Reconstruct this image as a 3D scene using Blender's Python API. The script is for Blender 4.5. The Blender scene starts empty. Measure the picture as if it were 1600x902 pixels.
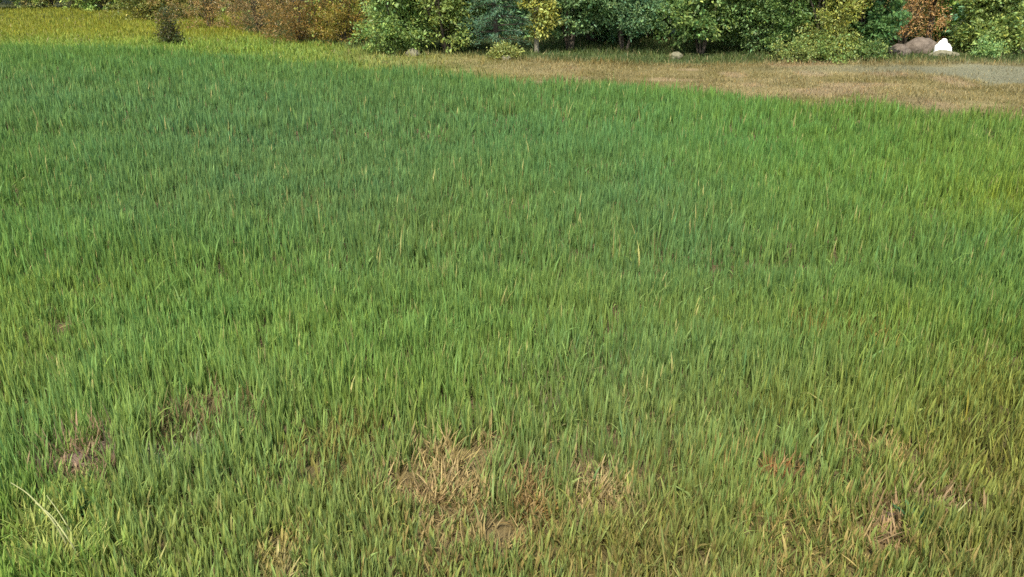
import bpy, math
import numpy as np
from mathutils import Vector

rng = np.random.default_rng(7)
R = math.radians
scene = bpy.context.scene
COL = scene.collection

# ------------------------------------------------------------------ camera
CAM_H, FPX, HOR = 2.4, 1330.0, -60.0          # eye height, focal length in photo pixels, horizon row
PITCH = math.atan((451.0 - HOR) / FPX)
cam = bpy.data.objects.new("camera", bpy.data.cameras.new("camera"))
COL.objects.link(cam)
cam.location = (0, 0, CAM_H)
cam.rotation_euler = (math.pi / 2 - PITCH, 0, 0)
cam.data.sensor_width = 36.0
cam.data.lens = FPX / 1600.0 * 36.0
cam.data.clip_start = 0.05
cam.data.clip_end = 2000
scene.camera = cam

# ------------------------------------------------------------------ light
SUN_EL, SUN_AZ = R(53), R(192)                # azimuth measured clockwise from +Y: sun behind and left of the viewer
world = bpy.data.worlds.new("World")
scene.world = world
world.use_nodes = True
wn = world.node_tree
sky = wn.nodes.new("ShaderNodeTexSky")
sky.sky_type = 'NISHITA'
sky.sun_disc = False
sky.sun_elevation = SUN_EL
sky.sun_rotation = SUN_AZ
sky.dust_density = 2.0
bg = wn.nodes["Background"]
wn.links.new(sky.outputs[0], bg.inputs[0])
bg.inputs[1].default_value = 0.15
sun = bpy.data.objects.new("sun", bpy.data.lights.new("sun", 'SUN'))
COL.objects.link(sun)
sun.data.energy = 3.4
sun.data.angle = R(0.6)
sun.data.color = (1.0, 0.94, 0.84)
sd = Vector((math.sin(SUN_AZ) * math.cos(SUN_EL), math.cos(SUN_AZ) * math.cos(SUN_EL), math.sin(SUN_EL)))
sun.rotation_euler = sd.to_track_quat('Z', 'Y').to_euler()
sun.location = (0, 0, 30)
scene.view_settings.view_transform = 'Standard'
scene.view_settings.look = 'None'
scene.view_settings.gamma = 1
scene.view_settings.exposure = 0.95
scene.render.engine = 'CYCLES'
scene.cycles.use_denoising = False
scene.cycles.max_bounces = 6
scene.cycles.diffuse_bounces = 3
scene.cycles.transmission_bounces = 3

# ------------------------------------------------------------------ helpers
def at(px, py, z=0.0):
    """ground point seen at a pixel of the 1600x902 photograph"""
    u, v = (px - 800) / FPX, (451 - py) / FPX
    dy = math.cos(PITCH) + v * math.sin(PITCH)
    dz = -math.sin(PITCH) + v * math.cos(PITCH)
    t = (z - CAM_H) / dz
    return Vector((u * t, dy * t, z))

def proj(x, y, z=0.0):
    dz = z - CAM_H
    d = y * math.cos(PITCH) - dz * math.sin(PITCH)
    v = y * math.sin(PITCH) + dz * math.cos(PITCH)
    return 800 + FPX * x / d, 451 - FPX * v / d

def s2l(c):
    c = np.asarray(c, float) / 255.0
    return np.where(c <= 0.04045, c / 12.92, ((c + 0.055) / 1.055) ** 2.4)

_noise = {}
def noise(x, y, scale, seed=0):
    """smooth value noise in world metres, 0..1"""
    k = seed
    if k not in _noise:
        _noise[k] = np.random.default_rng(1000 + k).random((256, 256))
    g = _noise[k]
    fx, fy = np.asarray(x) / scale + 512.37, np.asarray(y) / scale + 511.71
    ix, iy = np.floor(fx).astype(int), np.floor(fy).astype(int)
    tx, ty = fx - ix, fy - iy
    tx, ty = tx * tx * (3 - 2 * tx), ty * ty * (3 - 2 * ty)
    a, b = g[ix % 256, iy % 256], g[(ix + 1) % 256, iy % 256]
    c, d = g[ix % 256, (iy + 1) % 256], g[(ix + 1) % 256, (iy + 1) % 256]
    return (a * (1 - tx) + b * tx) * (1 - ty) + (c * (1 - tx) + d * tx) * ty

def ss(a, b, x):
    t = np.clip((x - a) / (b - a), 0, 1)
    return t * t * (3 - 2 * t)

def ground_z(x, y):
    z = 0.05 * (noise(x, y, 1.7, 1) - 0.5) + 0.025 * (noise(x, y, 0.35, 2) - 0.5) + 0.12 * (noise(x, y, 7.0, 3) - 0.5)
    far = np.hypot(x, y)
    return z * (1 - ss(45, 80, far))

def make_mesh(name, verts, counts, loops, col=None, mat=None, smooth=False):
    me = bpy.data.meshes.new(name)
    verts = np.ascontiguousarray(verts, dtype=np.float32)
    me.vertices.add(len(verts))
    me.vertices.foreach_set("co", verts.ravel())
    loops = np.ascontiguousarray(loops, dtype=np.int32)
    counts = np.asarray(counts, dtype=np.int32)
    me.loops.add(len(loops))
    me.loops.foreach_set("vertex_index", loops)
    me.polygons.add(len(counts))
    starts = np.concatenate([[0], np.cumsum(counts)[:-1]]).astype(np.int32)
    me.polygons.foreach_set("loop_start", starts)
    me.polygons.foreach_set("loop_total", counts)
    if smooth:
        me.polygons.foreach_set("use_smooth", np.ones(len(counts), dtype=bool))
    me.update(calc_edges=True)
    if col is not None:
        a = me.color_attributes.new("Col", 'FLOAT_COLOR', 'POINT')
        c4 = np.ones((len(verts), 4), dtype=np.float32)
        c4[:, :3] = col
        a.data.foreach_set("color", c4.ravel())
    if mat:
        me.materials.append(mat)
    return me

def link(name, me, parent=None, loc=None):
    o = bpy.data.objects.new(name, me)
    COL.objects.link(o)
    if parent:
        o.parent = parent
    if loc is not None:
        o.location = loc
    return o

def tag(o, label=None, cat=None, group=None, kind=None):
    if label: o["label"] = label
    if cat: o["category"] = cat
    if group: o["group"] = group
    if kind: o["kind"] = kind
    return o

# ------------------------------------------------------------------ materials
def leaf_mat(name, rough=0.5, trans=0.35, spec=0.3, jitter=0.25, jscale=30):
    m = bpy.data.materials.new(name)
    m.use_nodes = True
    nt = m.node_tree
    p = nt.nodes["Principled BSDF"]
    out = nt.nodes["Material Output"]
    at_ = nt.nodes.new("ShaderNodeAttribute"); at_.attribute_name = "Col"
    no = nt.nodes.new("ShaderNodeTexNoise"); no.inputs["Scale"].default_value = jscale
    tc = nt.nodes.new("ShaderNodeTexCoord")
    nt.links.new(tc.outputs["Object"], no.inputs["Vector"])
    mr = nt.nodes.new("ShaderNodeMapRange")
    mr.inputs[1].default_value = 0.3; mr.inputs[2].default_value = 0.7
    mr.inputs[3].default_value = 1 - jitter; mr.inputs[4].default_value = 1 + jitter
    nt.links.new(no.outputs[0], mr.inputs[0])
    mx = nt.nodes.new("ShaderNodeVectorMath"); mx.operation = 'SCALE'
    nt.links.new(at_.outputs["Color"], mx.inputs[0]); nt.links.new(mr.outputs[0], mx.inputs["Scale"])
    nt.links.new(mx.outputs[0], p.inputs["Base Color"])
    p.inputs["Roughness"].default_value = rough
    p.inputs["Specular IOR Level"].default_value = spec
    tr = nt.nodes.new("ShaderNodeBsdfTranslucent")
    nt.links.new(mx.outputs[0], tr.inputs["Color"])
    ms = nt.nodes.new("ShaderNodeMixShader"); ms.inputs[0].default_value = trans
    nt.links.new(p.outputs[0], ms.inputs[1]); nt.links.new(tr.outputs[0], ms.inputs[2])
    nt.links.new(ms.outputs[0], out.inputs["Surface"])
    return m

def rough_mat(name, c1, c2, scale=6, bump=0.4, rough=0.95, attr=False, stretch=(1, 1, 1)):
    m = bpy.data.materials.new(name)
    m.use_nodes = True
    nt = m.node_tree
    p = nt.nodes["Principled BSDF"]
    tc = nt.nodes.new("ShaderNodeTexCoord")
    mp = nt.nodes.new("ShaderNodeMapping"); mp.inputs["Scale"].default_value = stretch
    nt.links.new(tc.outputs["Object"], mp.inputs["Vector"])
    no = nt.nodes.new("ShaderNodeTexNoise"); no.inputs["Scale"].default_value = scale
    no.inputs["Detail"].default_value = 8; no.inputs["Roughness"].default_value = 0.7
    nt.links.new(mp.outputs[0], no.inputs["Vector"])
    cr = nt.nodes.new("ShaderNodeValToRGB")
    cr.color_ramp.elements[0].position = 0.3; cr.color_ramp.elements[1].position = 0.7
    cr.color_ramp.elements[0].color = (*c1, 1); cr.color_ramp.elements[1].color = (*c2, 1)
    nt.links.new(no.outputs[0], cr.inputs[0])
    if attr:
        a = nt.nodes.new("ShaderNodeAttribute"); a.attribute_name = "Col"
        mx = nt.nodes.new("ShaderNodeMix"); mx.data_type = 'RGBA'; mx.blend_type = 'MULTIPLY'
        mx.inputs[0].default_value = 1
        nt.links.new(a.outputs["Color"], mx.inputs[6]); nt.links.new(cr.outputs[0], mx.inputs[7])
        nt.links.new(mx.outputs[2], p.inputs["Base Color"])
    else:
        nt.links.new(cr.outputs[0], p.inputs["Base Color"])
    p.inputs["Roughness"].default_value = rough
    p.inputs["Specular IOR Level"].default_value = 0.2
    bp = nt.nodes.new("ShaderNodeBump"); bp.inputs["Strength"].default_value = bump
    bp.inputs["Distance"].default_value = 0.05
    nt.links.new(no.outputs[0], bp.inputs["Height"]); nt.links.new(bp.outputs[0], p.inputs["Normal"])
    return m

M_grass = leaf_mat("grass_blades", rough=0.55, trans=0.48, spec=0.2, jitter=0.15, jscale=20)
M_dry = leaf_mat("dry_blades", rough=0.6, trans=0.25, spec=0.2, jitter=0.2)
M_leaf = leaf_mat("shrub_leaves", rough=0.45, trans=0.4, spec=0.35, jitter=0.2, jscale=8)
M_ground = rough_mat("soil", (0.6, 0.6, 0.6), (1.3, 1.3, 1.3), 22, 1.0, attr=True)
M_bark = rough_mat("bark", (0.035, 0.028, 0.02), (0.11, 0.09, 0.065), 12, 0.8, stretch=(1, 1, 0.2))
M_palebark = rough_mat("pale_bark", (0.10, 0.09, 0.06), (0.25, 0.23, 0.16), 9, 0.6, stretch=(1, 1, 0.3))
M_clod = rough_mat("clod_soil", (0.12, 0.08, 0.055), (0.28, 0.20, 0.145), 25, 0.9)
M_rock = rough_mat("grey_rock", (0.075, 0.058, 0.042), (0.20, 0.165, 0.125), 7, 0.8)
M_tanrock = rough_mat("tan_rock", (0.10, 0.095, 0.055), (0.23, 0.215, 0.135), 8, 0.7)
M_white = rough_mat("limewash", (0.74, 0.73, 0.66), (0.88, 0.88, 0.80), 5, 0.3, rough=0.8)

# ------------------------------------------------------------------ zones
edge_px = [(-420, 58), (-150, 62), (0, 66), (150, 71), (300, 80), (430, 90), (560, 101), (700, 111), (800, 119), (1000, 129),
           (1120, 137), (1200, 145), (1300, 155), (1400, 164), (1500, 170), (1600, 175), (1760, 182)]
ep = [at(a, b, 0.20) for a, b in edge_px]
EX = np.array([p.x for p in ep]); EY = np.array([p.y for p in ep])
def edge(x):
    return np.interp(x, EX, EY) + 0.5 * (noise(x, x * 0, 1.3, 9) - 0.5)

# brown, thin patches in the front of the field: photo pixel, half size in pixels, strength, colour
PATCH = [  # px, py, rx, ry, strength, srgb
    (690, 735, 72, 60, 1.0, (168, 148, 100)), (705, 690, 50, 26, .7, (162, 146, 94)), (935, 735, 40, 38, .9, (172, 152, 106)),
    (832, 770, 24, 58, .9, (152, 128, 84)), (845, 820, 30, 26, .7, (150, 135, 80)), (1212, 716, 26, 20, .9, (146, 116, 76)),
    (1375, 690, 58, 28, .75, (164, 146, 90)), (128, 692, 46, 32, .85, (160, 134, 104)), (165, 672, 30, 16, .6, (146, 126, 94)),
    (1385, 788, 34, 18, .9, (160, 130, 100)), (1505, 785, 50, 24, .9, (150, 125, 95)), (432, 858, 42, 40, .9, (160, 148, 88)),
    (330, 622, 48, 22, .55, (135, 120, 80)), (276, 682, 26, 20, .5, (135, 135, 100)), (520, 690, 50, 60, .45, (130, 125, 65)),
    (1570, 600, 50, 60, .4, (120, 118, 50)), (1000, 830, 95, 60, .5, (125, 118, 65)), (700, 850, 60, 45, .5, (115, 105, 60)),
    (1060, 700, 40, 70, .25, (110, 110, 60)), (60, 800, 60, 70, .5, (160, 165, 85)), (1560, 700, 60, 80, .45, (105, 105, 48)),
    (1090, 860, 60, 40, .45, (135, 125, 75)), (870, 600, 40, 40, .2, (120, 120, 80)), (1320, 520, 70, 30, .25, (135, 125, 60)),
    (930, 570, 60, 30, .2, (120, 125, 75)), (1260, 640, 50, 30, .2, (130, 130, 60)), (200, 855, 60, 30, .3, (140, 140, 80))]
PW = []
for px, py, rx, ry, s, c in PATCH:
    rx, ry = rx * 1.2, ry * 1.15
    c0 = at(px, py, 0.08); ax = (at(px + rx, py, 0.08) - c0).x
    ay = abs(at(px, py - ry, 0.08).y - at(px, py + ry, 0.08).y) / 2
    PW.append((c0.x, c0.y, ax, ay, s, s2l(c)))
def patches(x, y):
    """how bare/dry the field is at a point (0..1) and the tint there"""
    wx = x + 0.25 * (noise(x, y, 0.22, 31) - 0.5); wy = y + 0.35 * (noise(x, y, 0.22, 32) - 0.5)
    w = np.zeros_like(x, dtype=float); col = np.zeros(x.shape + (3,)); tot = np.full(x.shape, 1e-6)
    for cx, cy, ax, ay, s, c in PW:
        d = np.sqrt(((wx - cx) / ax) ** 2 + ((wy - cy) / ay) ** 2)
        k = s * (1 - ss(0.5, 1.45, d))
        w = np.maximum(w, k); col += k[..., None] * c; tot += k
    wide = (1 - ss(3.0, 4.4, y)) * (0.26 + 0.34 * ss(-0.8, 1.0, x)) * ss(0.25, 0.8, noise(x, y, 0.35, 33) * .5 + noise(x, y, 0.9, 34) * .5)
    wc = s2l((158, 142, 84))
    col = (col + wide[..., None] * wc) / (tot + wide)[..., None]
    return np.maximum(w, wide), col

# tint of the crop, sampled off the photo on a coarse plan grid (srgb, as the sward looks there)
TG_PX = np.array([0, 200, 400, 600, 800, 1000, 1200, 1400, 1600.])
TG_PY = np.array([80, 140, 220, 310, 400, 500, 600, 720, 860.])
TG = np.array([
 [(95,128,55),(92,126,52),(96,130,60),(100,134,62),(96,130,56),(104,134,52),(108,132,50),(114,132,48),(118,130,40)],
 [(93,126,68),(94,128,70),(92,126,68),(91,124,65),(93,127,65),(98,134,64),(100,134,58),(102,130,56),(106,128,48)],
 [(90,122,58),(92,124,66),(90,122,70),(92,123,67),(90,124,66),(92,128,68),(94,132,60),(100,132,56),(106,134,58)],
 [(94,126,56),(92,122,66),(94,122,66),(94,122,67),(94,124,62),(92,122,68),(98,128,60),(106,132,56),(120,138,46)],
 [(98,130,58),(98,128,60),(100,130,60),(96,122,64),(98,126,60),(94,122,66),(96,124,64),(96,124,58),(92,124,62)],
 [(116,134,58),(106,132,62),(106,134,62),(104,132,60),(106,130,60),(104,128,64),(102,124,56),(104,128,54),(102,124,50)],
 [(110,132,66),(104,132,64),(106,130,66),(100,126,56),(104,128,62),(98,120,66),(102,122,64),(112,128,60),(116,122,54)],
 [(100,130,60),(100,124,68),(108,128,62),(114,124,64),(104,120,66),(108,122,62),(104,126,62),(108,124,60),(106,116,52)],
 [(96,126,50),(112,130,64),(108,128,64),(108,124,64),(104,122,60),(108,118,62),(106,118,58),(96,116,56),(106,112,58)]], float)
TGL = s2l(TG) * np.array([1.10, 1.08, 1.0]) + np.array([0.013, 0.013, 0.010])
def crop_tint(x, y):
    px, py = proj(x, y, 0.12)
    fx = np.interp(px, TG_PX, np.arange(9)); fy = np.interp(py, TG_PY, np.arange(9))
    ix = np.minimum(fx.astype(int), 7); iy = np.minimum(fy.astype(int), 7)
    tx = (fx - ix)[:, None]; ty = (fy - iy)[:, None]
    return (TGL[iy, ix] * (1 - tx) + TGL[iy, ix + 1] * tx) * (1 - ty) + (TGL[iy + 1, ix] * (1 - tx) + TGL[iy + 1, ix + 1] * tx) * ty

# colour of the land beyond the crop (meadow left, stubble and verge right)
BX = np.array([-400, 0, 200, 430, 560, 800, 1000, 1200, 1400, 1600, 2000.])
BV = np.array([10, 12, 22, 62, 78, 92, 98, 98, 99, 101, 101.])         # row where verge/scrub starts above
def beyond_tint(x, y):
    px, py = proj(x, y, 0.05)
    left = 1 - ss(380, 900, px)
    meadow = s2l((136, 139, 48)); mead2 = s2l((122, 142, 58)); tan = s2l((150, 136, 90)); tan2 = s2l((120, 110, 62)); verge = s2l((86, 100, 54)); pale = s2l((132, 130, 100))
    n1 = ss(0.2, 0.8, noise(x, y, 1.1, 41) * .6 + noise(x, y, 0.4, 43) * .4)[:, None]; n2 = noise(x, y, 0.7, 42)[:, None]
    m = meadow * (1 - ss(48, 72, py))[:, None] + mead2 * ss(48, 72, py)[:, None]
    t = tan2 * (1 - n1) + tan * n1
    n3 = ss(0.62, 0.8, noise(x, y, 0.9, 45))[:, None]; t = t * (1 - n3) + s2l((156, 137, 98)) * n3
    # the stubble is greener along its edge with the crop
    eg = 1 - ss(0.0, 2.2, y - edge(x) + 1.2 * (noise(x, y, 0.8, 44) - 0.5))[:, None]
    t = t * (1 - 0.75 * eg) + s2l((100, 112, 44)) * 0.75 * eg
    c = m * left[:, None] + t * (1 - left)[:, None]
    vs = np.interp(px, BX, BV)
    v = (ss(0, 7, vs - py) * (px > 380))[:, None]
    c = c * (1 - v) + verge * v
    rw = 3 * (noise(x, y, 0.6, 46) - 0.5)
    rd = (ss(1080, 1500, px) * ss(98, 103, py + rw) * (1 - ss(107 + 16 * ss(1430, 1560, px), 112 + 17 * ss(1430, 1560, px), py + 2 * rw)))[:, None]
    c = c * (1 - rd) + pale * rd
    return c * (0.85 + 0.3 * n2), rd[:, 0]

# ------------------------------------------------------------------ ground
def axis(lo, hi, step, far):
    a = np.arange(lo, hi + 1e-6, step)
    o = [far / 1.0]
    out1 = -np.geomspace(-lo + step * 3, far, 14) if lo < 0 else None
    out2 = np.geomspace(hi + step * 3, far, 14)
    return np.concatenate([(out1[::-1] if out1 is not None else []), a, out2])
gx = axis(-34, 26, 0.16, 420)
gy = np.concatenate([-np.geomspace(420, 1.2, 12), np.arange(-0.5, 48, 0.16), np.geomspace(49, 420, 14)])
X, Y = np.meshgrid(gx, gy)
nx, ny = len(gx), len(gy)
x, y = X.ravel(), Y.ravel()
z = ground_z(x, y)
bt, road = beyond_tint(x, np.maximum(y, 3))
soil = s2l((104, 92, 62)) * np.ones((len(x), 1))
pw, pc = patches(x, y)
soil = soil * (1 - pw)[:, None] + (pc * 0.62) * pw[:, None]
incrop = ((y < edge(x)))[:, None]
gc = np.where(incrop, soil, bt * 0.8)
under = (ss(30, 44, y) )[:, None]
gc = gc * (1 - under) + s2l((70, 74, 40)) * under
i = np.arange((nx - 1) * (ny - 1)); r_, c_ = i // (nx - 1), i % (nx - 1)
a = r_ * nx + c_
loops = np.stack([a, a + 1, a + nx + 1, a + nx], 1).ravel()
g = link("ground", make_mesh("ground", np.stack([x, y, z], 1), np.full(len(i), 4), loops, gc, M_ground, True))
tag(g, kind="structure")

# ------------------------------------------------------------------ grass blades
def blades(x, y, L, W, tilt, bend, az, col, seg=4, z0=None, face=None, tipf=1.06, mat=M_grass, name="blades", curl=0.0):
    n = len(x)
    if z0 is None: z0 = ground_z(x, y) - 0.01
    rows = []
    pos = np.stack([x, y, z0], 1)
    dirh = np.stack([np.cos(az), np.sin(az), np.zeros(n)], 1)
    tw = az + math.pi / 2 + (rng.normal(0, 0.5, n) if face is None else face)
    V = np.zeros((n, 2 * seg + 1, 3)); C = np.zeros((n, 2 * seg + 1, 3))
    for k in range(seg + 1):
        s = k / seg
        th = tilt + bend * s ** 1.5
        if k:
            pos = pos + (L / seg)[:, None] * (np.sin(th)[:, None] * dirh + np.stack([np.zeros(n), np.zeros(n), np.cos(th)], 1))
        ta = tw + curl * s
        side = np.stack([np.cos(ta), np.sin(ta), 0.25 * np.sin(ta * 3)], 1)
        w = W * (0.75 + 0.5 * s - 1.25 * s ** 3) * 0.5
        cc = col * (0.9 + (tipf - 0.9) * s)
        if k < seg:
            V[:, 2 * k] = pos - side * w[:, None]; V[:, 2 * k + 1] = pos + side * w[:, None]
            C[:, 2 * k] = cc; C[:, 2 * k + 1] = cc
        else:
            V[:, 2 * seg] = pos; C[:, 2 * seg] = cc
    nv = 2 * seg + 1
    base = (np.arange(n) * nv)[:, None]
    pat = []
    cnt = []
    for k in range(seg - 1):
        pat += [2 * k, 2 * k + 1, 2 * k + 3, 2 * k + 2]; cnt.append(4)
    pat += [2 * seg - 2, 2 * seg - 1, 2 * seg]; cnt.append(3)
    return V.reshape(-1, 3), np.tile(cnt, n), (base + np.array(pat)[None]).ravel(), C.reshape(-1, 3)

def join(lst):
    V, N, Lp, C = [], [], [], []
    off = 0
    for v, n, l, c in lst:
        V.append(v); N.append(n); Lp.append(l + off); C.append(c); off += len(v)
    return np.concatenate(V), np.concatenate(N), np.concatenate(Lp), np.concatenate(C)

def scatter(y0, y1, dens):
    """random points over the wedge the photo looks at, with a margin to either side"""
    hw = 0.63 * y1 + 1.3
    n = int((y1 - y0) * 2 * hw * dens)
    x = rng.uniform(-hw, hw, n); y = rng.uniform(y0, y1, n)
    k = np.abs(x) < 0.63 * y + 1.3
    return x[k], y[k]

ALB = 1.0   # sward albedo relative to the look of the sward
def crop_zone(y0, y1, plants, per, Lm, Wm, seg):
    x, y = scatter(y0, y1, plants)
    k = y < edge(x) + rng.normal(0, 0.22, len(x)) + 0.5 * (noise(x, y, 0.45, 57) - 0.5)
    x, y = x[k], y[k]
    pw, pc = patches(x, y)
    gap = noise(x, y, 0.16, 51) * 0.6 + noise(x, y, 0.45, 52) * 0.4
    k = (rng.random(len(x)) > pw * 0.26) & (gap > 0.17)
    x, y, pw, pc = x[k], y[k], pw[k], pc[k]
    tint = crop_tint(x + rng.normal(0, 0.045, len(x)) * y, np.maximum(1.8, y + rng.normal(0, 0.06, len(x)) * y)) * (1.12 + 0.15 * (1 - ss(3.5, 8, y)) - 0.08 * ss(9, 16, y))[:, None] * (1 + (1 - ss(2.8, 5.5, y))[:, None] * np.array([0.16, 0.06, 0.06]))
    hz = 0.70 + 0.45 * noise(x, y, 0.9, 53) + 0.55 * (noise(x, y, 0.22, 54) - 0.4)
    hue = noise(x, y, 0.6, 55) - 0.5
    n = len(x) * per
    rep = lambda a: np.repeat(a, per, axis=0)
    X = rep(x) + rng.normal(0, 0.010, n); Y = rep(y) + rng.normal(0, 0.010, n)
    pwr, pcr = rep(pw), rep(pc)
    L = Lm * rep(hz) * rng.uniform(0.5, 1.2, n) * (1 + 0.35 * (rng.random(n) < 0.03)) * (1 - 0.45 * pwr)
    W = Wm * np.where(rng.random(n) < 0.3, rng.uniform(1.2, 1.8, n), rng.uniform(0.5, 1.1, n))
    az = rng.uniform(0, 2 * math.pi, n)
    tilt = np.abs(rng.normal(0.04, 0.08, n)) + 0.15 * pwr
    bend = np.abs(rng.normal(0.08, 0.2, n)) + 0.3 * pwr + (rng.random(n) < 0.07) * rng.uniform(0.8, 1.8, n)
    v = np.exp(rng.normal(0, 0.15, n))[:, None]
    hj = (rep(hue) * 0.15 + rng.normal(0, 0.08, n))[:, None]
    c = rep(tint) * v * (1 + hj * np.array([0.9, 0.15, -0.7]))
    dry = rng.random(n) < (0.02 + 0.75 * pwr)
    dc = pcr * rng.uniform(0.7, 1.35, n)[:, None]
    dc = np.where((pwr < 0.08)[:, None], s2l((170, 165, 100)) * v, dc)
    c = np.where(dry[:, None], dc, c)
    return blades(X, Y, L, W, tilt, bend, az, np.clip(c * ALB, 0.005, 0.8), seg, curl=0.6)

parts = [crop_zone(1.7, 3.6, 1350, 5, 0.17, 0.0095, 4),
         crop_zone(3.6, 6.5, 850, 4, 0.20, 0.0095, 4),
         crop_zone(6.5, 12, 400, 4, 0.23, 0.012, 3),
         crop_zone(12, 29, 150, 4, 0.27, 0.017, 3)]
v, n, l, c = join(parts)
o = link("crop_grass", make_mesh("crop_grass", v, n, l, c, M_grass, True))
tag(o, "dense young green cereal grass filling the whole field", "grass", kind="stuff")

# short clover-like weeds and dead litter between the blades at the near edge
x, y = scatter(1.7, 6.0, 420)
pw, pc = patches(x, y)
k = rng.random(len(x)) < 0.12 + 0.8 * pw
x, y, pw, pc = x[k], y[k], pw[k], pc[k]
n_ = len(x)
lit = blades(x, y, rng.uniform(0.05, 0.16, n_), rng.uniform(0.004, 0.010, n_), rng.uniform(0.7, 1.4, n_), rng.uniform(-0.3, 0.5, n_),
             rng.uniform(0, 6.28, n_), np.where((pw > 0.1)[:, None], pc, s2l((150, 138, 85))) * rng.uniform(0.6, 1.15, n_)[:, None], 3,
             z0=ground_z(x, y) + 0.01)
o = link("dead_grass_litter", make_mesh("dead_grass_litter", *lit[:3], lit[3], M_dry))
tag(o, "dead straw coloured grass litter lying between the green blades", "dead grass", kind="stuff")

# land beyond the crop
def beyond(y0, y1, dens, cond, L0, L1, W, nm, lab, cat, dryp):
    x, y = scatter(y0, y1, dens)
    px, py = proj(x, y, 0.05)
    k = (y > edge(x) - 0.1) & cond(px, py, x, y)
    x, y = x[k], y[k]
    t, rd = beyond_tint(x, y)
    k = (rng.random(len(x)) > rd * 0.8) & (noise(x, y, 0.4, 61) > 0.16)
    x, y, t = x[k], y[k], t[k]
    n = len(x)
    c = t * np.exp(rng.normal(0, 0.2, n))[:, None] * (1 + rng.normal(0, 0.10, n)[:, None] * np.array([1, 0, -1]))
    d = rng.random(n) < dryp
    c = np.where(d[:, None], s2l((180, 166, 116)) * rng.uniform(0.5, 1.1, n)[:, None], c)
    hz = 0.6 + 0.8 * noise(x, y, 0.8, 62)
    b = blades(x, y, rng.uniform(L0, L1, n) * hz, np.full(n, W), np.abs(rng.normal(0.2, 0.3, n)), rng.normal(0.4, 0.5, n),
               rng.uniform(0, 6.28, n), np.clip(c, 0.01, 0.8), 2)
    o = link(nm, make_mesh(nm, *b[:3], b[3], M_grass, True))
    tag(o, lab, cat, kind="stuff")
split = lambda px: ss(500, 800, px) > rng.random(len(px))
beyond(12, 48, 150, lambda px, py, x, y: ~split(px), 0.08, 0.24, 0.026, "meadow_grass", "yellow green meadow grass between crop and russet brush", "grass", 0.02)
beyond(9, 24, 420, lambda px, py, x, y: split(px) & (py > np.interp(px, BX, BV) - 2), 0.03, 0.11, 0.013, "stubble", "tan dry mown stubble strip along the far edge of the crop", "stubble", 0.28)
beyond(14, 30, 260, lambda px, py, x, y: split(px) & (py < np.interp(px, BX, BV) + 1), 0.05, 0.20, 0.018, "verge_grass", "low grey green verge grass at the foot of the bushes", "grass", 0.08)

# ------------------------------------------------------------------ trees and shrubs
def tube(path, radii, sides=7, jit=0.0):
    path = np.asarray(path, float); m = len(path)
    V = np.zeros((m, sides, 3))
    for i in range(m):
        d = path[min(i + 1, m - 1)] - path[max(i - 1, 0)]
        d = d / (np.linalg.norm(d) + 1e-9)
        u = np.cross(d, [0, 0, 1.0]) if abs(d[2]) < 0.9 else np.cross(d, [0, 1.0, 0])
        u /= np.linalg.norm(u); w = np.cross(d, u)
        a = np.arange(sides) / sides * 2 * math.pi
        rr = radii[i] * (1 + jit * rng.uniform(-1, 1, sides))
        V[i] = path[i] + rr[:, None] * (np.cos(a)[:, None] * u + np.sin(a)[:, None] * w)
    loops = []
    for i in range(m - 1):
        for j in range(sides):
            k = (j + 1) % sides
            loops += [i * sides + j, i * sides + k, (i + 1) * sides + k, (i + 1) * sides + j]
    cnt = [4] * ((m - 1) * sides)
    loops += [(m - 1) * sides + j for j in range(sides)]; cnt.append(sides)
    V = V.reshape(-1, 3)
    return V, np.array(cnt), np.array(loops), np.ones((len(V), 3))

def branch_path(p0, d, L, n=6, wob=0.12, up=0.0):
    p = np.array(p0, float); d = np.array(d, float); d /= np.linalg.norm(d)
    out = [p.copy()]
    for _ in range(n):
        d = d + rng.normal(0, wob, 3) + np.array([0, 0, up]); d /= np.linalg.norm(d)
        p = p + d * L / n; out.append(p.copy())
    return np.array(out)

def leaves(P, size, aspect, col, cvar, hvar, outdir=None, droop=0.0):
    """one folded rhombic leaf at each point"""
    n = len(P)
    d = rng.normal(0, 1, (n, 3)); 
    if outdir is not None: d = d + outdir * 1.2
    d[:, 2] -= droop
    d /= np.linalg.norm(d, axis=1)[:, None]
    nn = rng.normal(0, 0.6, (n, 3)) + np.array([0, 0, 1.0])
    s = np.cross(d, nn); s /= (np.linalg.norm(s, axis=1)[:, None] + 1e-6)
    nn = np.cross(s, d)
    L = size * rng.uniform(0.6, 1.35, n)[:, None]; W = L * aspect
    V = np.stack([P, P + d * L * 0.45 - s * W * 0.5 + nn * W * 0.15, P + d * L, P + d * L * 0.45 + s * W * 0.5 + nn * W * 0.15], 1).reshape(-1, 3)
    base = (np.arange(n) * 4)[:, None]
    loops = (base + np.array([[0, 1, 2, 0, 2, 3]])).ravel()
    c = np.asarray(col) * np.exp(rng.normal(0, cvar, n))[:, None] * (1 + rng.normal(0, hvar, n)[:, None] * np.array([1, 0.1, -0.8]))
    return V, np.full(2 * n, 3), loops, np.repeat(np.clip(c, 0.004, 0.7), 4, axis=0)

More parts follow.
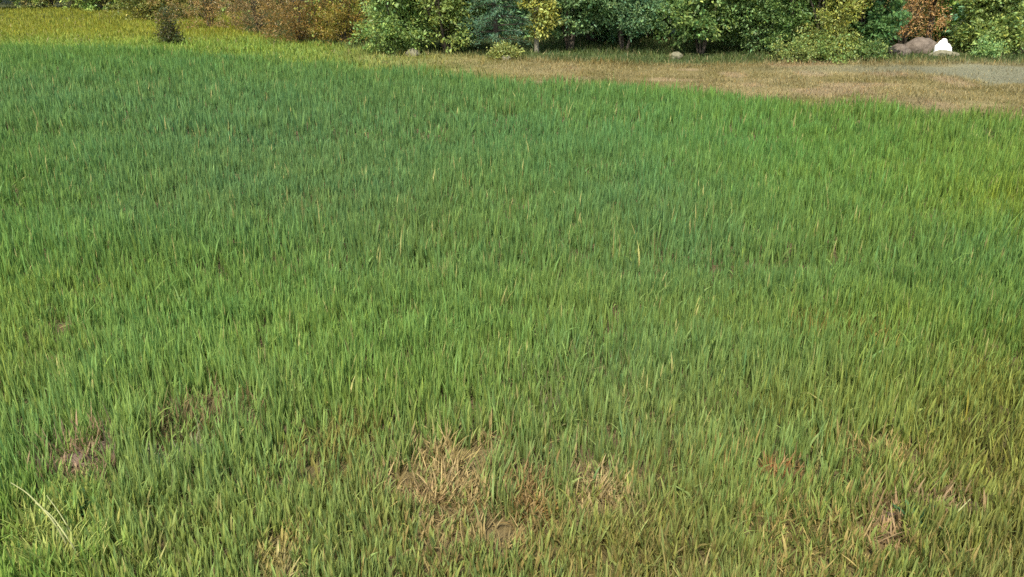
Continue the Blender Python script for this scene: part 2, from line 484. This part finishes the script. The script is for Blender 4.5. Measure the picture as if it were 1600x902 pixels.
def shrub(name, loc, Wd, H, clear, col, col2, label, cat, group=None, n=7000, leaf=0.10, aspect=0.5, kind='broad', bark=M_bark,
          trunk_r=0.06, cvar=0.25, hvar=0.12, droop=0.0, stems=4, depth=None):
    lift = {'leafy_clump': 1.1, 'russet_shrub': 1.05, 'woodland_tree': 2.0, 'small_sapling': 1.2, 'evergreen_tree': 1.3}.get(name, 1.3)
    if name in ('hedgerow_shrub', 'evergreen_tree', 'woodland_tree'):
        col, col2 = np.asarray(col) * .72 + s2l((88, 108, 52)) * .28, np.asarray(col2) * .72 + s2l((112, 134, 76)) * .28
    col, col2 = np.asarray(col) * lift, np.asarray(col2) * lift
    root = bpy.data.objects.new(name, None); COL.objects.link(root)
    root.location = (loc[0], loc[1], float(ground_z(np.array([loc[0]]), np.array([loc[1]]))[0]))
    root.rotation_euler.z = 0
    tag(root, label, cat, group)
    wood = []
    Rx = Wd / 2; Ry = (depth or Wd) / 2
    lobes = []
    if kind == 'conifer':
        pth = branch_path((0, 0, -0.1), (0, 0, 1), H * 0.97, 10, 0.02)
        wood.append(tube(pth, np.linspace(trunk_r, 0.01, 11), 8, 0.1))
        pts = []; od = []
        tiers = int(H / 0.22)
        for t in range(tiers):
            zc = clear + (H - clear) * t / tiers
            rad = Rx * (1 - t / tiers) ** 0.8 + 0.1
            nb = 9
            for b in range(nb):
                a_ = rng.uniform(0, 2 * math.pi); ll = rad * rng.uniform(0.7, 1.1)
                bp_ = branch_path((0, 0, zc + rng.uniform(-0.1, 0.1)), (math.cos(a_), math.sin(a_), 0.15), ll, 5, 0.05, -0.06)
                wood.append(tube(bp_, np.linspace(0.018, 0.003, 6), 4))
                m = max(6, int(n / (tiers * nb)))
                s = rng.uniform(0.15, 1, m) * 5
                q = np.stack([np.interp(s, np.arange(6), bp_[:, j]) for j in range(3)], 1)
                q += rng.normal(0, 0.06, (m, 3)) * (ll * 0.8)
                pts.append(q); od.append(np.tile([math.cos(a_), math.sin(a_), 0], (m, 1)))
        P = np.concatenate(pts); O = np.concatenate(od)
        u = rng.random(len(P))[:, None]
        lv = leaves(P, leaf, aspect, np.asarray(col) * (1 - u) + np.asarray(col2) * u, cvar, hvar, O, droop)
    else:
        nl = max(5, int(7 + Wd * 4 + H * 2))
        for i in range(nl):
            zc = clear + (H - clear) * (0.05 + 0.87 * ((i + rng.random()) / nl) ** 1.4)
            f = math.sin(math.pi * min(1, max(0.12, 0.36 + 0.56 * (zc - clear) / (H - clear)))) ** 0.5
            a_ = rng.uniform(0, 2 * math.pi); q = rng.uniform(0.25, 0.75) * f
            r = rng.uniform(0.28, 0.5) * min(Rx, Ry) + 0.12
            cx, cy = q * (Rx - 0.3 * r) * math.cos(a_), q * (Ry - 0.3 * r) * math.sin(a_)
            lobes.append((cx, cy, max(zc, clear + r * 0.5), r))
        for s in range(stems):
            a_ = rng.uniform(0, 2 * math.pi)
            off = 0.0 if stems == 1 else trunk_r * 1.5
            pth = branch_path((off * math.cos(a_), off * math.sin(a_), -0.08), (0.25 * math.cos(a_) * (stems > 1), 0.25 * math.sin(a_) * (stems > 1), 1), H * 0.8, 8, 0.08)
            wood.append(tube(pth, np.linspace(trunk_r, trunk_r * 0.25, 9), 8, 0.12))
            for (cx, cy, cz, r) in lobes[s::stems]:
                j = int(np.argmin(np.abs(pth[:, 2] - cz * 0.6)))
                d = np.array([cx, cy, cz]) - pth[j]
                wood.append(tube(branch_path(pth[j], d, np.linalg.norm(d), 5, 0.06), np.linspace(trunk_r * 0.4, trunk_r * 0.08, 6), 5))
        vol = np.array([r ** 2.2 for *_, r in lobes]); vol /= vol.sum()
        pts, od, cc = [], [], []
        for (cx, cy, cz, r), w in zip(lobes, vol):
            m = int(n * w)
            nc = max(8, m // 24)
            dd = rng.normal(0, 1, (nc, 3)); dd /= np.linalg.norm(dd, axis=1)[:, None]
            rr = r * rng.uniform(0.35, 1.12, nc) ** 0.7
            cen = np.array([cx, cy, cz]) + dd * rr[:, None] * np.array([1, 1, 0.85])
            k = rng.integers(0, nc, m)
            p = cen[k] + rng.normal(0, 0.075 + 0.02 * r, (m, 3)) * np.array([1, 1, .6])
            tone = rng.random(nc)[k] * 0.7 + rng.random() * 0.3
            pts.append(p); od.append(dd[k]); cc.append(tone)
        P = np.concatenate(pts); O = np.concatenate(od); u = np.concatenate(cc)[:, None]
        k = P[:, 2] > 0.02
        P, O, u = P[k], O[k], u[k]
        lv = leaves(P, leaf, aspect, np.asarray(col) * (1 - u) + np.asarray(col2) * u, cvar, hvar, O, droop)
    v, c, l, _ = join(wood)
    link("trunk", make_mesh("trunk", v, c, l, None, bark, True), root)
    link("crown", make_mesh("crown", *lv[:3], lv[3], M_leaf), root)
    return root

def px_w(px, py, w):       # photo pixels to metres at the ground point seen there
    p = at(px, py)
    d = p.y * math.cos(PITCH) + CAM_H * math.sin(PITCH)
    return w * d / FPX

GRN = s2l((104, 128, 62)); GRN2 = s2l((138, 156, 88)); DG = s2l((66, 98, 52)); DG2 = s2l((104, 130, 88))
BLU = s2l((62, 98, 74)); BLU2 = s2l((100, 134, 112)); RUS = s2l((128, 104, 52)); RUS2 = s2l((150, 128, 78))
YEL = s2l((134, 132, 46)); YEL2 = s2l((156, 158, 70)); RED = s2l((160, 124, 72)); RED2 = s2l((176, 146, 100)); OLV = s2l((116, 124, 54)); OLV2 = s2l((150, 156, 90))
# px, py(base), width px, H, clear, colours, label, n, kind
FRONT = [
 (60, 14, 150, 3.2, .3, RUS, OLV2, "pale olive thicket shrub above the left end of the yellow meadow", 'broad'),
 (165, 16, 90, 3.6, .25, DG, RUS, "dark brownish shrub at the head of the yellow meadow", 'broad'),
 (235, 30, 110, 2.6, .1, RUS, OLV, "olive brown bush behind the little dark sapling", 'broad'),
 (330, 44, 130, 2.4, .05, RUS, RUS2, "low russet bush just right of the little dark sapling", 'brush'),
 (405, 50, 110, 2.6, .1, s2l((112, 92, 60)), RUS2, "grey brown twiggy bush between two russet bushes", 'brush'),
 (470, 66, 100, 2.0, .05, RUS, s2l((134, 112, 62)), "deep brown bush nearest the end of the yellow meadow", 'brush'),
 (540, 70, 95, 2.6, .05, RUS, YEL, "russet bush with a mustard yellow top beside the speckled green shrub", 'brush'),
 (622, 84, 110, 3.2, .22, GRN, GRN2, "speckled light green shrub right of the russet bushes", 'broad'),
 (700, 82, 100, 3.4, .35, OLV, GRN2, "olive green shrub left of the blue green evergreen", 'broad'),
 (775, 84, 90, 4.6, .42, BLU, BLU2, "blue green evergreen left of the pale trunked yellow tree", 'conifer'),
 (892, 79, 125, 4.2, .7, DG, DG2, "dark green shrub with deep shade beneath, right of the pale trunk", 'broad'),
 (975, 79, 110, 4.0, .68, BLU, DG2, "blackish green shrub left of the tan boulder", 'broad'),
 (1095, 82, 120, 3.8, .6, DG, GRN2, "mid green shrub rising behind the tan boulder", 'broad'),
 (1180, 83, 110, 3.6, .3, GRN, DG2, "grey green shrub left of the yellow olive sapling", 'broad'),
 (1240, 88, 80, 3.6, .25, DG, GRN, "narrow dark shrub next to the yellow olive sapling", 'broad'),
 (1290, 92, 75, 3.2, .15, YEL, OLV2, "slim yellow olive sapling in the right hedge", 'broad'),
 (1340, 90, 85, 4.2, .30, DG, s2l((94, 130, 80)), "fresh green shrub left of the reddish brown bush", 'broad'),
 (1408, 76, 115, 3.0, .36, RED, RED2, "reddish brown bush left of the white stone", 'brush'),
 (1478, 60, 90, 5.0, .30, BLU, BLU2, "dark blue green evergreen behind the white stone", 'conifer'),
 (1535, 84, 75, 3.0, .10, OLV, GRN2, "green bush just right of the white stone", 'broad'),
 (1600, 64, 110, 3.6, .62, YEL, s2l((150, 152, 40)), "bright yellow green tree over the reddish bank", 'broad'),
]
for px, py, w, H, cl, c1, c2, lab, kd in FRONT:
    p = at(px, py); Wd = px_w(px, py, w) * 1.35
    if kd == 'conifer':
        shrub("evergreen_tree", p, Wd * 1.1, H, cl, c1, c2, lab, "tree", "hedgerow behind the field", n=26000, leaf=0.10, aspect=0.16, kind='conifer', trunk_r=0.09, droop=0.3)
    elif kd == 'brush':
        shrub("russet_shrub", p, Wd, H, cl, c1, c2, lab, "shrub", "hedgerow behind the field", n=9000, leaf=0.085, aspect=0.3, stems=9, trunk_r=0.022, cvar=0.3)
    else:
        shrub("hedgerow_shrub", p, Wd, H, cl, c1, c2, lab, "shrub", "hedgerow behind the field", n=21000, leaf=float(rng.uniform(0.075, 0.115)), aspect=float(rng.uniform(0.4, 0.62)), stems=5, trunk_r=0.04, depth=max(Wd, 2.4))

# slender pale-barked tree standing in front of the shade
p = at(838, 84)
shrub("pale_trunk_tree", p, 1.2, 4.8, .5, YEL, OLV2, "young yellow leaved tree with a pale trunk among dark shrubs", "tree", n=9000, leaf=0.10, stems=1, trunk_r=0.075, bark=M_palebark)
p = at(1448, 74)
shrub("bare_trunk_tree", p, 1.6, 5.0, 1.3, DG, OLV, "dark trunked tree between the reddish bush and the evergreen", "tree", n=7000, leaf=0.10, stems=1, trunk_r=0.11)
p = at(270, 71)
shrub("small_sapling", p, px_w(270, 71, 36), 0.95, .02, s2l((52, 72, 36)), s2l((96, 82, 48)), "lone small dark sapling standing in the yellow meadow", "sapling", n=2400, leaf=0.075, aspect=0.45, stems=4, trunk_r=0.012)

# low growth in front of the hedgerow
LOWS = [(1235, 97, 80, .42, GRN, OLV2, "low bright olive clump at the foot of the grey green shrub"),
        (1310, 98, 90, .5, GRN, GRN2, "low green mound of leaves before the yellow olive sapling"),
        (1360, 96, 60, .4, DG, GRN2, "small dark green clump left of the reddish brown bush"),
        (1545, 92, 50, .32, GRN, s2l((150, 180, 110)), "pale green leafy clump beside the reddish bank"),
        (790, 92, 40, .22, OLV, OLV2, "tiny olive clump at the end of the stubble strip")]
for px, py, w, H, c1, c2, lab in LOWS:
    shrub("leafy_clump", at(px, py), px_w(px, py, w), H, .0, c1, c2, lab, "low plant", "low clumps at the foot of the hedge", n=2200, leaf=0.07, stems=5, trunk_r=0.01)

# second row behind, so that the hedge closes
BACK = [(20, 1.0, DG, OLV2), (130, .95, GRN, OLV), (215, 1.02, OLV, GRN), (300, .97, RUS, OLV2), (385, 1.0, s2l((96, 92, 62)), GRN),
        (460, .95, DG, GRN), (545, .92, YEL, GRN2), (610, .95, DG, DG2), (690, .9, GRN, GRN2), (760, .92, DG, BLU2), (840, .88, DG, DG2),
        (920, .92, BLU, DG2), (1010, .9, DG, GRN), (1080, .94, DG, DG2), (1160, .9, GRN, DG2), (1240, .93, DG, DG2), (1320, .9, DG, GRN2),
        (1400, .92, OLV, GRN), (1480, .95, DG, BLU2), (1550, .9, OLV, YEL2), (1640, .93, YEL, GRN2), (-90, 1.0, OLV, DG2), (1740, .9, DG, GRN2)]
BLAB = ["pale crowned", "lime tinted", "olive leaved", "brown tinged", "greyish", "deep green", "mustard leaved", "sombre green", "light green",
        "cool green", "very dark", "blue tinged", "bottle green", "forest green", "soft green", "blackish green", "grassy green", "straw green",
        "cold green", "yellowing", "golden green", "dull green", "plain green"]
BREL = ["above the left end of the meadow", "behind the dark brownish shrub", "behind the lone sapling", "behind the low russet bush", "behind the twiggy brown bush",
        "behind the deep brown bush", "behind the mustard topped bush", "behind the speckled green shrub", "behind the olive green shrub", "behind the blue green evergreen",
        "behind the pale trunked tree", "behind the blackish green shrub", "behind the gap before the tan boulder", "behind the tan boulder", "behind the grey green shrub",
        "behind the narrow dark shrub", "behind the yellow olive sapling", "behind the reddish brown bush", "behind the white stone", "behind the green bush near the bank",
        "behind the reddish bank", "past the meadow's left end", "past the reddish bank"]
for (px, k, c1, c2), bl, br in zip(BACK, BLAB, BREL):
    d = 34 + rng.uniform(-1.5, 2.5) if px > 480 else 46 + rng.uniform(-1, 3)
    if px > 480: d = 29 + rng.uniform(-1, 2)
    u = (px - 800) / FPX
    loc = (u * d * 1.03, d, 0)
    shrub("woodland_tree", loc, 3.6 if px > 480 else 4.6, 6.5 * k, .15, c1, c2, f"{bl} leafy tree {br}", "tree", "trees in the second row", n=11000, leaf=0.17, stems=3, trunk_r=0.11)

# far wood closing the view
P = []
m = 60000
xx = rng.uniform(-48, 40, m); yy = rng.uniform(0, 5, m) + np.where(xx < -8, 52, 37); zz = rng.uniform(0.05, 1, m) ** 0.8 * (6 + 4 * noise(xx, yy, 3, 71))
Pw = np.stack([xx, yy, zz], 1)
u = noise(xx, zz * 2, 1.6, 72)[:, None]
lv = leaves(Pw, 0.34, 0.55, DG * (1 - u) + GRN * u, 0.3, 0.12)
o = link("far_woodland", make_mesh("far_woodland", *lv[:3], lv[3], M_leaf))
tag(o, "mass of woodland foliage seen between the hedgerow trees", "woodland", kind="stuff")

# ------------------------------------------------------------------ stones, bank, clods
import bmesh
def stone(name, sx, sy, sz, mat, seed, sub=4, amp=0.25, power=1.0, facet=False, pointy=0.0):
    bm = bmesh.new()
    bmesh.ops.create_icosphere(bm, subdivisions=sub, radius=1.0)
    r2 = np.random.default_rng(seed)
    dirs = r2.normal(0, 1, (14, 3)); dirs /= np.linalg.norm(dirs, axis=1)[:, None]
    cut = r2.uniform(0.72, 0.98, 14)
    from mathutils import noise as mn
    for vtx in bm.verts:
        c = np.array(vtx.co)
        for d, k in zip(dirs, cut):
            t = c @ d
            if t > k: c = c - d * (t - k) * 0.85
        h = mn.fractal(Vector(c * 2.1) + Vector((seed, 0, 0)), 1.0, 2.0, 4) * amp * 0.5
        c = c * (1 + h)
        zt = max(0, c[2])
        tap = 1 - pointy * zt
        vtx.co = (c[0] * sx * tap, c[1] * sy * tap, c[2] * sz)
    me = bpy.data.meshes.new(name); bm.to_mesh(me); bm.free()
    me.polygons.foreach_set("use_smooth", np.ones(len(me.polygons), dtype=bool))
    me.materials.append(mat)
    return me

def put(name, me, px, py, dz, label, cat, group=None, rz=0.0):
    p = at(px, py)
    z = float(ground_z(np.array([p.x]), np.array([p.y]))[0])
    o = link(name, me, None, (p.x, p.y, z + dz)); o.rotation_euler.z = rz
    return tag(o, label, cat, group)

put("white_stone", stone("white_stone", .27, .22, .37, M_white, 5, pointy=0.42, amp=0.5), 1471, 88, 0.02, "bright white pointed stone standing at the hedge foot", "stone")
put("flat_stone", stone("flat_stone", .38, .22, .13, M_tanrock, 8), 1474, 91, 0.03, "flat pale tan stone lying in front of the white stone", "stone", None)
put("tan_boulder", stone("tan_boulder", .19, .16, .13, M_tanrock, 11), 1056, 89, 0.05, "low rounded tan boulder in the verge at the foot of the dark hedge", "stone")
put("grey_boulder", stone("grey_boulder", .50, .35, .36, M_rock, 12), 1437, 84, 0.05, "large brownish grey boulder just left of the white stone", "stone")
put("grey_boulder", stone("grey_boulder", .34, .3, .25, M_rock, 13), 1402, 87, 0.03, "smaller low boulder on the far left side of the large one by the white stone", "stone")
put("small_stone", stone("small_stone", .2, .18, .17, M_tanrock, 17), 645, 88, 0.03, "small pale yellowish stone below the speckled green shrub", "stone")
put("small_stone", stone("small_stone", .13, .12, .1, M_tanrock, 18), 791, 94, 0.03, "little pale stone at the end of the stubble strip", "stone")
# reddish earth bank at the right
M_bank = rough_mat("bank_earth", (0.10, 0.075, 0.05), (0.25, 0.19, 0.13), 5, 0.9)
put("earth_bank", stone("earth_bank", 1.5, .7, .62, M_bank, 21, sub=5, amp=0.35), 1650, 84, 0.1, "reddish brown bare earth bank under the yellow green tree", "earth bank")

# ------------------------------------------------------------------ near field: dry tufts, clods, straw, weeds
def gz(p): return float(ground_z(np.array([p.x]), np.array([p.y]))[0])
def tuft(name, px, py, n, L, W, spread, tiltm, c, label, cat, group=None, mat=M_dry, bendm=0.6):
    p = at(px, py, 0.06)
    x = rng.normal(0, spread, n); y = rng.normal(0, spread, n)
    az = np.arctan2(y, x) + rng.normal(0, 0.7, n)
    col = np.asarray(s2l(c)) * (np.array([0.60, 0.62, 0.70]) if mat is M_dry else 1.0) * np.exp(rng.normal(0, 0.3, n))[:, None]
    b = blades(x, y, L * rng.uniform(0.5, 1.1, n), W * rng.uniform(0.6, 1.3, n), np.abs(rng.normal(tiltm, 0.25, n)), np.abs(rng.normal(bendm, 0.4, n)), az,
               np.clip(col, 0.01, 0.8), 5, z0=np.full(n, -0.015), curl=1.0)
    o = link(name, make_mesh(name, *b[:3], b[3], mat, True), None, (p.x, p.y, gz(p)))
    return tag(o, label, cat, group)
GT = "dry brown tufts in the near part of the field"
tuft("dry_grass_tuft", 690, 745, 240, .17, .007, .075, .45, (176, 152, 96), "largest tan dry grass tuft in the big brown patch", "dry tuft", GT)
tuft("dry_grass_tuft", 640, 760, 130, .13, .006, .05, .6, (168, 138, 92), "flattened brown tuft on the left side of the big brown patch", "dry tuft", GT)
tuft("dry_grass_tuft", 700, 700, 110, .16, .006, .045, .4, (176, 156, 90), "upright straw tuft at the back of the big brown patch", "dry tuft", GT)
tuft("dry_grass_tuft", 935, 745, 150, .15, .007, .045, .5, (186, 164, 106), "pale dry tuft in the second brown patch from the middle", "dry tuft", GT)
tuft("dry_grass_tuft", 832, 775, 120, .13, .007, .04, .5, (150, 118, 60), "dark ochre dead tuft between the two pale brown patches", "dry tuft", GT)
tuft("dry_grass_tuft", 782, 838, 150, .13, .007, .05, .6, (160, 140, 84), "low matted brown tuft below the dark ochre one", "dry tuft", GT)
tuft("dry_grass_tuft", 1212, 722, 100, .13, .007, .035, .5, (158, 112, 58), "small rust brown dead tuft alone in green grass", "dry tuft", GT)
tuft("dry_grass_tuft", 1375, 700, 110, .15, .006, .05, .5, (176, 152, 84), "thin straw coloured tuft right of the rust brown one", "dry tuft", GT)
tuft("dry_grass_tuft", 430, 868, 150, .14, .007, .05, .5, (182, 168, 104), "pale straw tuft at the bottom edge of the field", "dry tuft", GT)
GY = "yellowish green tufts in the left near corner"
tuft("yellow_grass_tuft", 85, 855, 120, .22, .010, .05, .35, (160, 168, 90), "broad yellowish green grass tuft under the bent pale straw", "grass tuft", GY, M_grass)
tuft("yellow_grass_tuft", 50, 805, 60, .20, .010, .04, .4, (152, 162, 84), "slimmer yellowish green tuft on the far side of the broad one", "grass tuft", GY, M_grass)
def clod(px, py, s, seed, label, flat=.5):
    me = stone("soil_clod", s, s * .8, s * flat, M_clod, seed, sub=4, amp=0.6)
    p = at(px, py, 0.03); o = link("soil_clod", me, None, (p.x, p.y, gz(p) + s * .12)); tag(o, label, "soil clod", "bare clods in the near grass")
clod(122, 705, .085, 31, "largest pinkish brown clod beside the bluish green weed")
clod(160, 684, .05, 32, "smaller pinkish clod behind the largest one")
clod(1385, 796, .06, 33, "pinkish clod left of the short pale straw")
clod(1520, 782, .06, 34, "reddish clod right of the short pale straw")
clod(655, 790, .05, 35, "dark brown clod in front of the flattened brown tuft")

def straw(name, pts, r, label):
    P3 = [at(a, b, z) for a, b, z in pts]
    o0 = P3[-1]; base = Vector((o0.x, o0.y, gz(o0)))
    path = np.array([np.array(q) + np.array([0, 0, base.z]) - np.array(base) for q in P3])
    # smooth resample
    t = np.linspace(0, len(path) - 1, 16)
    pp = np.stack([np.interp(t, np.arange(len(path)), path[:, j]) for j in range(3)], 1)
    for _ in range(2): pp[1:-1] = (pp[:-2] + 2 * pp[1:-1] + pp[2:]) / 4
    v, c, l, _ = tube(pp, np.linspace(r * .45, r, 16), 7)
    o = link(name, make_mesh(name, v, c, l, None, M_straw, True), None, base)
    tag(o, label, "straw")
M_straw = rough_mat("straw", (0.22, 0.23, 0.09), (0.36, 0.36, 0.16), 30, 0.2)
straw("bent_straw", [(14, 742, .22), (38, 756, .25), (62, 780, .22), (84, 806, .16), (108, 850, .0)], .0045, "long bent pale yellow straw arching at the left corner")
straw("bent_straw", [(52, 772, .20), (78, 792, .22), (102, 826, .17), (128, 868, .0)], .004, "second bent pale straw, just right of and below the longest one")
straw("bent_straw", [(70, 762, .17), (88, 786, .18), (104, 812, .13), (122, 846, .0)], .0032, "thin pale straw arching behind the two longer bent straws")
straw("short_straw", [(1518, 772, .13), (1508, 782, .13), (1496, 794, .10), (1478, 812, .0)], .0042, "short pale straw leaning between two reddish clods")

def weed(px, py, n, s, c, label):
    p = at(px, py, 0.05)
    P0 = np.zeros((n, 3)); az = np.arange(n) * 2.4 + rng.normal(0, .2, n)
    b = blades(P0[:, 0] + .01 * np.cos(az), P0[:, 1] + .01 * np.sin(az), s * rng.uniform(.6, 1.1, n), s * .2 * rng.uniform(.8, 1.2, n), rng.uniform(.3, 1.0, n),
               rng.uniform(.3, .8, n), az, np.clip(s2l(c) * np.exp(rng.normal(0, .15, n))[:, None], 0, .7), 6, z0=np.zeros(n), face=np.zeros(n))
    o = link("broadleaf_weed", make_mesh("broadleaf_weed", *b[:3], b[3], M_grass, True), None, (p.x, p.y, gz(p)))
    tag(o, label, "weed", "broad leaved weeds in the near grass")
weed(130, 775, 13, .15, (74, 118, 74), "bluish green broad leaved weed under the largest pinkish clod")
weed(1432, 800, 12, .14, (78, 118, 74), "blue green broad leaved weed left of the short pale straw")
